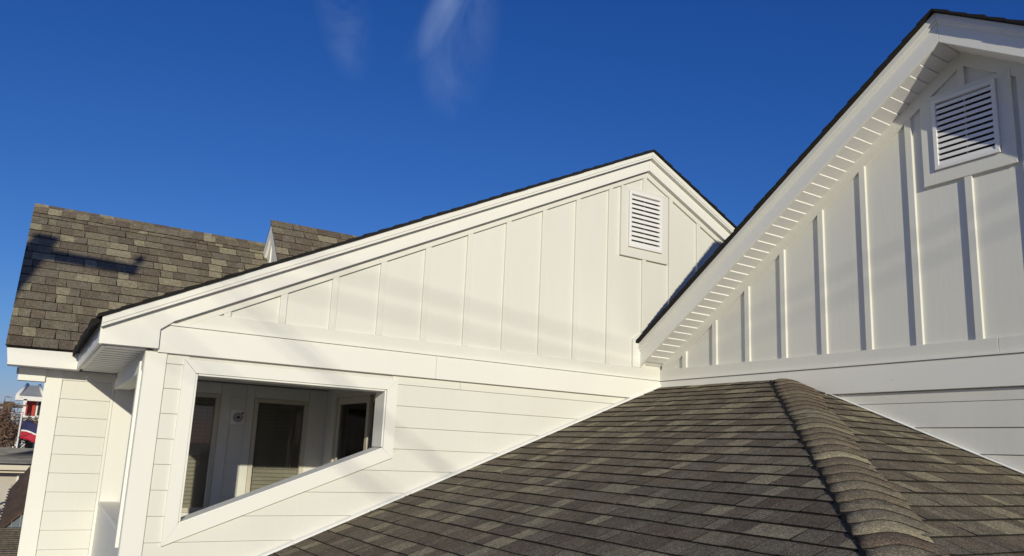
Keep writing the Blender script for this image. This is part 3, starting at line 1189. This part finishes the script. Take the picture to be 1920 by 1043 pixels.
# wind-blown bits caught on the lower roof
bm = bmesh.new()
rn = random.Random(17)
for _ in range(150):
    if rn.random() < 0.5:
        a_, b_ = rn.uniform(0.02, 0.10), rn.uniform(0.1, 4.4)
    else:
        a_, b_ = rn.uniform(0.1, 3.0), rn.uniform(0.3, 4.4)
    c = oL + AL * a_ + BL * b_ + NL * 0.018
    d1 = (AL * rn.uniform(-1, 1) + BL * rn.uniform(-1, 1)).normalized() * rn.uniform(0.003, 0.009)
    d2 = d1.cross(NL) * rn.uniform(0.2, 0.6) + NL * 0.001
    f = bm.faces.new([bm.verts.new(c - d1), bm.verts.new(c - d2), bm.verts.new(c + d1), bm.verts.new(c + d2 + NL * 0.002)])
finish('leaf_litter', bm, mat('dry_bits', (0.36, 0.30, 0.20), 0.9, 0.4, 40), recalc=False, kind='stuff')

# ------------------------------------------------------------------ the town beyond the house, far left
def W(px, py, Y):
    """the place on the plane y = Y that shows at a pixel of the photograph"""
    d = FW * FPX + RT * (px - PPX) - UP * (py - PPY)
    q = CAM + d * ((Y - CAM.y) / d.y)
    return (q.x, q.z)


def wx(px, Y, py=800):
    return W(px, py, Y)[0]


def wz(py, Y, px=30):
    return W(px, py, Y)[1]


def flat(name, poly, Y, dep, m, parent, bevel=0.0):
    bm = bmesh.new()
    slab(bm, poly, 'y', Y, Y + dep)
    return finish(name, bm, m, parent, bevel=bevel)


M['far_white'] = mat('far_white_paint', (0.72, 0.70, 0.66), 0.6, 0.06, 0.5)
M['far_red'] = mat('red_shutter_paint', (0.42, 0.045, 0.030), 0.6, 0.12, 0.8)
M['far_grey'] = mat('far_grey_roof', (0.30, 0.31, 0.32), 0.8, 0.1, 0.6)
M['far_dark'] = mat('far_dark_glass', (0.02, 0.022, 0.03), 0.25, 0.3, 0.7)
M['pole_wood'] = mat('pole_wood', (0.13, 0.085, 0.055), 0.9, 0.25, 2, stretch=(1, 1, 0.1))
M['wire'] = mat('black_cable', (0.012, 0.012, 0.013), 0.7)
M['navy'] = mat('flag_navy', (0.018, 0.022, 0.085), 0.7, 0.15, 1)
M['flag_red'] = mat('flag_red', (0.42, 0.015, 0.035), 0.7, 0.15, 1)
M['flag_white'] = mat('flag_white', (0.75, 0.73, 0.70), 0.7)
M['bark'] = mat('bark', (0.13, 0.085, 0.06), 0.95, 0.3, 2)
M['twig'] = mat('dry_twigs', (0.20, 0.125, 0.085), 0.95, 0.35, 0.8)
M['pale_twig'] = mat('pale_twigs', (0.38, 0.33, 0.29), 0.95, 0.3, 1.5)
M['stucco'] = mat('pale_stucco', (0.46, 0.42, 0.37), 0.85, 0.10, 1.2)
M['cream'] = mat('cream_gutter', (0.62, 0.56, 0.44), 0.6, 0.05, 2)
M['slate'] = mat('slate_blue_boards', (0.13, 0.15, 0.18), 0.8, 0.15, 2)
M['fence'] = mat('grey_fence_wood', (0.34, 0.32, 0.28), 0.9, 0.15, 2)

# white house with a gabled porch and red shutters
Y = 80.0
X0, X1 = wx(40, Y), wx(95, Y)
zt, zb = wz(748, Y), GZ
wh = empty('gabled_house', ((X0 + X1) / 2, Y, GZ), 'distant white house with grey gable, red shutter and railed balcony', 'house')
flat('wall', rect(X0, zb, X1, zt), Y, 8, M['far_white'], wh)
qa, qb, qc, qd = W(33, 741, Y - 2), W(84, 738, Y - 2), W(75, 721, Y), W(52, 721, Y)
lz = qa[1]
bm = bmesh.new()
tp = [(qa[0], Y - 1.4, lz), (qb[0], Y - 1.4, lz), (qb[0], Y + 7, lz), (qa[0], Y + 7, lz)]
rg = [(qd[0], Y + 1.2, qd[1]), (qc[0], Y + 1.2, qd[1]), (qc[0], Y + 4, qd[1]), (qd[0], Y + 4, qd[1])]
prism(bm, rg, tp)
hr = finish('roof', bm, M['far_grey'], wh)
for k_ in range(4):
    bm = bmesh.new()
    tube(bm, [Vector(tp[k_]) + Vector((0, 0, 0.05)), Vector(rg[k_]) + Vector((0, 0, 0.05))], 0.16, 6)
    finish('hip_trim', bm, M['far_white'], hr)
flat('eave_board', rect(qa[0] - 0.15, lz - 0.42, qb[0] + 0.2, lz - 0.02), Y - 1.5, 1.6, M['far_white'], wh)
flat('red_shutter', rect(wx(45.5, Y - .1, 764), wz(778, Y), wx(67, Y - .1, 764), wz(750, Y)), Y - 0.12, 0.1, M['far_red'], wh)
wn = flat('window', rect(wx(69.5, Y, 764), wz(778, Y), wx(79, Y, 764), wz(750, Y)), Y - 0.10, 0.08, M['far_white'], wh)
flat('pane', rect(wx(71, Y, 764), wz(777, Y), wx(78, Y, 764), wz(751.5, Y)), Y - 0.14, 0.03, M['far_dark'], wn)
fl = flat('balcony_floor', rect(wx(41, Y - 1.6, 793), wz(795, Y - 1.6), X1 + 1, wz(792, Y - 1.6)), Y - 1.6, 1.6, M['far_white'], wh)
rl = flat('railing', rect(wx(42, Y - 1.6, 780), wz(781, Y - 1.6), X1 + 1, wz(779, Y - 1.6)), Y - 1.6, 0.1, M['far_white'], wh)
xx = wx(42, Y - 1.6, 786)
while xx < X1:
    flat('baluster', rect(xx, wz(793, Y - 1.6), xx + 0.06, wz(780, Y - 1.6)), Y - 1.58, 0.06, M['far_white'], rl)
    xx += 0.17
for pxx in (41, 80):
    flat('column', rect(wx(pxx, Y - 1.55, 770), GZ, wx(pxx, Y - 1.55, 770) + 0.28, lz - 0.3), Y - 1.5, 0.28, M['far_white'], wh)
flat('doorway', rect(wx(46, Y, 830), wz(850, Y), wx(62, Y, 830), wz(815, Y)), Y - 0.1, 0.08, M['far_dark'], wh)
flat('stair_wall', [(wx(18, Y - 3, 842), GZ), (wx(45, Y - 3, 842), GZ), (wx(45, Y - 3, 842), wz(800, Y - 3)), (wx(34, Y - 3, 800), wz(806, Y - 3)), (wx(27, Y - 3, 835), wz(836, Y - 3)), (wx(18, Y - 3, 842), wz(840, Y - 3))], Y - 3, 1.2, M['far_white'], wh)
adopt(wh)

# flag on its pole
Y = 52.0
px0, pz0 = W(41, 778, Y)
fp = empty('flagpole', (px0, Y, GZ), 'thin white flagpole flying a navy and red flag before the distant white house', 'flagpole')
bm = bmesh.new()
tube(bm, [(px0, Y, GZ), (px0, Y, pz0)], 0.05, 8)
finish('pole', bm, M['far_white'], fp)
bm = bmesh.new()
bmesh.ops.create_uvsphere(bm, u_segments=10, v_segments=6, radius=0.09, matrix=Matrix.Translation((px0, Y, pz0 + 0.07)))
finish('finial', bm, M['far_white'], fp)
adopt(fp)
xa, za = W(41.5, 790, Y)
xb = xa + 1.75
bm = bmesh.new()
nU, nV = 22, 12
grid = []
for side_ in (0, 1):
    g_ = []
    for i in range(nU + 1):
        row = []
        for j in range(nV + 1):
            uu, vv = i / nU, j / nV
            yy = Y - 0.1 + 0.14 * math.sin(uu * 9 + vv * 1.5) * uu + side_ * 0.012
            zz = za - vv * 1.12 - uu * 0.28 + 0.07 * math.sin(uu * 7.0 + 0.6)
            row.append(bm.verts.new((xa + 0.03 + uu * (xb - xa), yy, zz)))
        g_.append(row)
    grid.append(g_)
for side_ in (0, 1):
    for i in range(nU):
        for j in range(nV):
            g_ = grid[side_]
            f = bm.faces.new((g_[i][j], g_[i + 1][j], g_[i + 1][j + 1], g_[i][j + 1]))
            f.material_index = 0 if j < 6 else (2 if j == 6 else 1)
            f.smooth = True
for i in range(nU):
    for j in (0, nV):
        bm.faces.new((grid[0][i][j], grid[0][i + 1][j], grid[1][i + 1][j], grid[1][i][j]))
fg = finish('flag', bm, [M['navy'], M['flag_red'], M['flag_white']])
fg['label'] = 'navy and red flag with a thin white stripe flying at the distant white house'
fg['category'] = 'flag'


def utility_pole(x, y, ztop, r, label, arms, group, can=None):
    up = empty('utility_pole', (x, y, GZ), label, 'utility pole', group)
    bm = bmesh.new()
    tube(bm, [(x, y, GZ), (x, y, ztop)], [r * 1.25, r], 10)
    finish('pole', bm, M['pole_wood'], up)
    for (dz, l0, l1, dy) in arms:
        bm = bmesh.new()
        zz = ztop - dz
        a = Vector((x - l0, y - 0.15 + l0 * dy, zz))
        b = Vector((x + l1, y - 0.15 - l1 * dy, zz))
        n_ = Vector((0, 1, 0)) * 0.05
        k_ = Vector((0, 0, 1)) * (0.055 if r > 0.13 else 0.085)
        prism(bm, [a - n_ - k_, b - n_ - k_, b - n_ + k_, a - n_ + k_], [a + n_ - k_, b + n_ - k_, b + n_ + k_, a + n_ + k_])
        arm = finish('crossarm', bm, M['pole_wood'], up)
        for t in (0.03, 0.97):
            q = a.lerp(b, t)
            bm = bmesh.new()
            tube(bm, [q + Vector((0, 0, 0.04)), q + Vector((0, 0, 0.13)), q + Vector((0, 0, 0.14)), q + Vector((0, 0, 0.26))], [0.025, 0.025, 0.055, 0.045], 8)
            finish('insulator', bm, M['grey'], arm)
    if can:
        bm = bmesh.new()
        tube(bm, [(x + can, y - 0.3, ztop - 1.9), (x + can, y - 0.3, ztop - 1.1)], 0.22, 12)
        finish('transformer', bm, M['grey'], up)
    adopt(up)
    return up


x, z = W(12, 753, 62)
utility_pole(x, 62, z, 0.17, 'brown wooden utility pole, thicker of the two poles on the far horizon', [(0.35, 1.1, 1.1, 0)], 'utility poles on the horizon')
x2, z2 = W(20.5, 753, 74)
utility_pole(x2, 74, z2, 0.14, 'dark utility pole carrying a transformer, nearer the distant white house', [(0.3, 1.2, 1.2, 0), (1.1, 0.9, 0.9, 0)], 'utility poles on the horizon', can=0.35)
for k, (pa, pb) in enumerate([((-60, 748), (38, 757)), ((-60, 757), (38, 763)), ((-60, 770), (40, 773)), ((-60, 815), (60, 812)), ((-80, 838), (60, 834))]):
    Ya = 66.0 if k < 3 else 30.0
    a, b = W(*pa, Ya), W(*pb, Ya)
    pts = []
    for i in range(13):
        t = i / 12
        pts.append((a[0] + (b[0] - a[0]) * t, Ya, a[1] + (b[1] - a[1]) * t - 0.25 * (1 - (2 * t - 1) ** 2)))
    bm = bmesh.new()
    tube(bm, pts, 0.022 if k < 3 else 0.010, 5)
    o = finish('overhead_wire', bm, M['wire'])
    o['label'] = ['topmost of the three overhead wires meeting the two distant poles', 'middle one of the three overhead wires meeting the two distant poles', 'lowest of the three overhead wires meeting the two distant poles', 'service wire crossing the bare treetops beside the flag', 'service wire crossing just above the low grey neighbouring roof'][k]
    o['category'] = 'wire'
    o['group'] = 'overhead wires by the poles' if k < 3 else 'low service wires'


def bare_tree(x, y, h, spread, name, label, m_twig, seed, dens=900, group=None):
    rn = random.Random(seed)
    t = empty(name, (x, y, GZ), label, 'tree', group)
    bm = bmesh.new()
    tips = []

    def grow(p, d, L, r, lev):
        q = p + d * L
        tube(bm, [p, (p + q) / 2 + Vector((rn.uniform(-.05, .05), rn.uniform(-.05, .05), 0)) * L, q], [r, r * 0.85, r * 0.6], 5)
        if lev == 0:
            tips.append(q)
            return
        for _ in range(3):
            dd = (d + Vector((rn.uniform(-1, 1), rn.uniform(-1, 1), rn.uniform(-0.2, 0.6))) * spread).normalized()
            grow(p + d * L * rn.uniform(0.6, 1.0), dd, L * rn.uniform(0.6, 0.8), r * 0.55, lev - 1)

    grow(Vector((x, y, GZ)), Vector((0, 0, 1)), h * 0.4, h * 0.02, 4)
    finish('trunk', bm, M['bark'], t)
    bm = bmesh.new()
    for _ in range(dens):
        c = rn.choice(tips) + Vector((rn.gauss(0, 1), rn.gauss(0, 1), rn.gauss(0, 0.8))) * h * 0.05
        a = Vector((rn.uniform(-1, 1), rn.uniform(-1, 1), rn.uniform(-1, 1))).normalized()
        b = a.cross(Vector((rn.uniform(-1, 1), rn.uniform(-1, 1), 0.3))).normalized()
        l_, w_ = h * rn.uniform(0.02, 0.05), h * rn.uniform(0.003, 0.008)
        bm.faces.new([bm.verts.new(c - a * l_), bm.verts.new(c + b * w_), bm.verts.new(c + a * l_), bm.verts.new(c - b * w_)])
    finish('crown', bm, m_twig, t, recalc=False)
    adopt(t)


for k, (pp, Yt, hh) in enumerate([(2, 58, 6.6), (12, 64, 7.0), (22, 69, 6.6), (-10, 60, 7.4)]):
    bare_tree(wx(pp, Yt, 820), Yt, hh, 0.85, 'bare_tree', ['brown bare tree at the very left edge below the thick pole', 'brown bare tree between the two distant poles', 'brown bare tree beside the steps of the distant white house', 'brown bare tree just outside the left edge by the poles'][k], M['twig'], 40 + k, 1500, 'bare brown trees on the horizon')
# far wooded rise behind everything
bm = bmesh.new()
rn = random.Random(4)
for _ in range(5000):
    xx, yy = rn.uniform(-60, 60), rn.uniform(120, 150)
    zz = GZ + rn.random() ** 0.7 * (5.2 + 1.3 * noise.noise(Vector((xx * 0.12, 0, 0))))
    a = Vector((rn.uniform(-1, 1), rn.uniform(-.3, .3), rn.uniform(-1, 1))) * 0.5
    b = Vector((-a.z, 0.2, a.x)) * rn.uniform(0.4, 1)
    c = Vector((xx, yy, zz))
    bm.faces.new([bm.verts.new(c - a), bm.verts.new(c + b), bm.verts.new(c + a), bm.verts.new(c - b)])
tl = finish('treeline', bm, M['twig'], recalc=False, kind='stuff')

# next-door house: low grey roof, cream gutter, stucco wall with a window
Y = 15.0
nh_ = empty('neighbour_house', (wx(20, Y), Y, GZ), 'next-door stucco house with low grey shingle roof and cream gutter', 'house')
ez, xz0, xz1 = wz(872, Y - 0.4), wx(-90, Y, 870), wx(75, Y, 870)
rz, ry = wz(842, 21.0), 21.0
bm = bmesh.new()
prism(bm, [(xz0, Y - 0.4, ez + 0.02), (xz1 + .5, Y - 0.4, ez + 0.02), (xz1 + .5, ry, rz + 0.07), (xz0, ry, rz - 0.12)],
      [(xz0, Y - 0.4, ez - 0.06), (xz1 + .5, Y - 0.4, ez - 0.06), (xz1 + .5, ry, rz), (xz0, ry, rz - 0.2)])
nroof = finish('roof', bm, M['edge'], nh_)
k = 0
ny = int((ry - Y + 0.4) / 0.28)
rn = random.Random(14)
GR = [mat('weathered_shingle', (0.20, 0.19, 0.18), 0.95, 0.25, 6), mat('weathered_shingle_dark', (0.15, 0.145, 0.14), 0.95, 0.25, 6)]
for r_ in range(ny):
    t0_, t1q = r_ / ny, (r_ + 1) / ny
    f0 = lambda t: (Y - 0.4 + (ry - Y + 0.4) * t, ez + 0.03 + (rz - ez) * t)
    xq = xz0
    while xq < xz1 + 0.4:
        wq = rn.uniform(0.5, 1.0)
        (ya_, za_), (yb_, zb_) = f0(t0_), f0(t1q)
        bm = bmesh.new()
        x2_ = min(xq + wq, xz1 + 0.45)
        dq = lambda X_: (X_ - xz1) / (xz1 - xz0)
        prism(bm, [(xq, ya_, za_ + 0.018), (x2_, ya_, za_ + 0.018), (x2_, yb_, zb_ + 0.006 + 0.10 * t1q * dq(x2_)), (xq, yb_, zb_ + 0.006 + 0.10 * t1q * dq(xq))],
              [(xq, ya_, za_), (x2_, ya_, za_), (x2_, yb_, zb_ - 0.02), (xq, yb_, zb_ - 0.02)])
        finish('shingle', bm, GR[rn.random() < 0.4], nroof)
        xq += wq
flat('gutter', rect(xz0, wz(882, Y - 0.5), xz1 + 0.5, wz(872.5, Y - 0.5)), Y - 0.52, 0.12, M['cream'], nh_, 0.01)
flat('fascia', rect(xz0, wz(887, Y - 0.38), xz1 + 0.5, wz(872.5, Y - 0.38)), Y - 0.38, 0.03, M['cream'], nh_)
nwall = flat('wall', rect(xz0, GZ, xz1 + 0.5, wz(884, Y)), Y, 4, M['stucco'], nh_)
wq0, wq1, wq2, wq3 = wx(31, Y, 898), wx(52, Y, 898), wz(910, Y), wz(889, Y)
wf = flat('window', rect(wq0, wq2, wq1, wq3), Y - 0.05, 0.05, M['far_white'], nh_)
nw_ = (wq1 - wq0 - 0.12) / 2
for q in (0, 1):
    flat('pane', rect(wq0 + 0.04 + q * (nw_ + 0.04), wq2 + 0.04, wq0 + 0.04 + q * (nw_ + 0.04) + nw_, wq3 - 0.04), Y - 0.065, 0.012, M['far_dark'], wf)
adopt(nh_)

# grey board fence before it
Y = 12.5
fe = empty('board_fence', (wx(30, Y), Y, GZ), 'weathered grey board fence before the next-door stucco house', 'fence')
xq = wx(17, Y, 930)
while xq < wx(50, Y, 930):
    flat('board', rect(xq, GZ, xq + 0.135, wz(910, Y) + random.uniform(-0.01, 0.01)), Y, 0.02, M['fence'], fe)
    xq += 0.142
flat('rail', rect(wx(17, Y, 930), wz(918, Y), wx(50, Y, 930), wz(918, Y) + 0.08), Y + 0.022, 0.04, M['fence'], fe)
adopt(fe)
bare_tree(wx(4, 13.2, 930), 13.2, 4.3, 0.6, 'bare_shrub', 'pale leafless shrub against the next-door stucco wall', M['pale_twig'], 77, 350)

# brown-roofed shed, slate boards under its rake, and a low roof below
Y = 9.0
sh = empty('shed', (wx(20, Y), Y, GZ), 'small shed with dark brown sloping roof and slate blue boards', 'shed')
P_ = [W(56, 900, Y), W(52, 950, Y), W(-6, 995, Y), W(16, 944, Y)]
bm = bmesh.new()
tp = [(P_[0][0], Y + 1.6, P_[0][1] + 0.18), (P_[1][0], Y, P_[1][1]), (P_[2][0], Y, P_[2][1]), (P_[3][0] - 0.02, Y + 1.6, P_[3][1] + 0.12)]
prism(bm, tp, [(p[0], p[1], p[2] - 0.05) for p in tp])
sr = finish('roof', bm, mat('brown_roof', (0.085, 0.055, 0.038), 0.9, 0.3, 6), sh)
tpv = [Vector(p) for p in tp]
for k in range(14):
    t = k / 14
    a, b = tpv[3].lerp(tpv[2], t), tpv[3].lerp(tpv[2], t + 0.045)
    bm = bmesh.new()
    tube(bm, [a + Vector((-0.02, 0, 0.0)), a + Vector((0.10, 0, 0.03))], 0.012, 6)
    finish('tile_end', bm, M['edge'], sr)
xs_ = wx(-8, Y, 980)
while xs_ < wx(50, Y, 960):
    xe = xs_ + 0.11
    top_ = lambda X_: P_[2][1] + (P_[1][1] - P_[2][1]) * (X_ - P_[2][0]) / (P_[1][0] - P_[2][0]) - 0.03
    flat('wall_board', [(xs_, GZ), (xe - 0.006, GZ), (xe - 0.006, top_(xe)), (xs_, top_(xs_))], Y + 0.05, 0.02, M['slate'], sh)
    xs_ += 0.11
adopt(sh)
Y = 7.0
lr = empty('lean_to', (wx(20, Y), Y, GZ), 'low lean-to with weathered grey-brown roof below the slate boards', 'lean-to')
za_, zb_ = wz(1075, 5.6, 10), wz(1000, 8.7, 10)
xa_, xb_ = wx(-60, Y, 1040), wx(48, 8.7, 1000)
bm = bmesh.new()
prism(bm, [(xa_, 5.6, za_), (xb_, 5.6, za_), (xb_, 8.7, zb_ + 0.06), (xa_, 8.7, zb_ - 0.02)], [(xa_, 5.6, za_ - 0.05), (xb_, 5.6, za_ - 0.05), (xb_, 8.7, zb_), (xa_, 8.7, zb_ - 0.07)])
lrr = finish('roof', bm, M['edge'], lr)
for r_ in range(20):
    t0_, t1q = r_ / 20, (r_ + 1) / 20
    xq = xa_
    while xq < xb_:
        x2_ = min(xb_, xq + rn.uniform(0.2, 0.5))
        ya_, yb_ = 5.6 + 3.1 * t0_, 5.6 + 3.1 * t1q
        q0, q1 = za_ + (zb_ - za_ + 0.02) * t0_ + 0.012, za_ + (zb_ - za_ + 0.02) * t1q + 0.012
        bm = bmesh.new()
        e_ = 0.04 * (1 if True else 0)
        prism(bm, [(xq, ya_, q0 + 0.03 + e_ * t0_), (x2_, ya_, q0 + 0.03 + e_ * t0_), (x2_, yb_, q1 + 0.015 + e_ * t1q), (xq, yb_, q1 + 0.015 + e_ * t1q)],
              [(xq, ya_, q0 - 0.02), (x2_, ya_, q0 - 0.02), (x2_, yb_, q1 - 0.02), (xq, yb_, q1 - 0.02)])
        finish('shingle', bm, TONES[rn.choice((0, 1, 2))], lrr)
        xq = x2_ + 0.003
flat('wall', rect(xa_, GZ, xb_, za_ - 0.06), 5.9, 2.7, M['slate'], lr)
adopt(lr)

# ------------------------------------------------------------------ the utility pole and its cables behind the photographer (their shadows fall in view)
Q = Vector((-5.66, 3.49, 1.075)) + SUN * 9.5
utility_pole(Q.x, Q.y + 0.15, Q.z + 0.28, 0.125, 'slim wooden utility pole beside the porch, its crossarm shadowing the rear roof', [(0.28, 0.12, 0.88, 0.24)], 'utility poles near the house')
CB = [((445, 527), (560, 625)), ((339, 618), (434, 690)), ((547, 640), (649, 716)), ((746, 518), (1114, 612)), ((746, 570), (1114, 655)), ((640, 850), (900, 1000))]
for k, (pa, pb) in enumerate(CB):
    def on_wall(q):
        d = FW * FPX + RT * (q[0] - PPX) - UP * (q[1] - PPY)
        return CAM + d * ((0 - CAM.y) / d.y)
    a, b = on_wall(pa), on_wall(pb)
    d = (b - a).normalized()
    s_ = 17.0 + k * 0.8
    c0, c1 = a + SUN * s_ - d * (1.2 if k in (3, 4) else 2.2), b + SUN * s_ + d * 9.0
    if k in (3, 4):
        c0 = a + SUN * s_ - d * 5.0
    bm = bmesh.new()
    tube(bm, [c0.lerp(c1, t / 12) - Vector((0, 0, 0.12 * (1 - (t / 6 - 1) ** 2))) for t in range(13)], 0.0085, 6)
    o = finish('overhead_cable', bm, M['wire'])
    o['label'] = 'black overhead cable running high behind the viewpoint, shadowing the porch gable'
    o['category'] = 'cable'
    o['group'] = 'overhead cables behind the viewpoint'
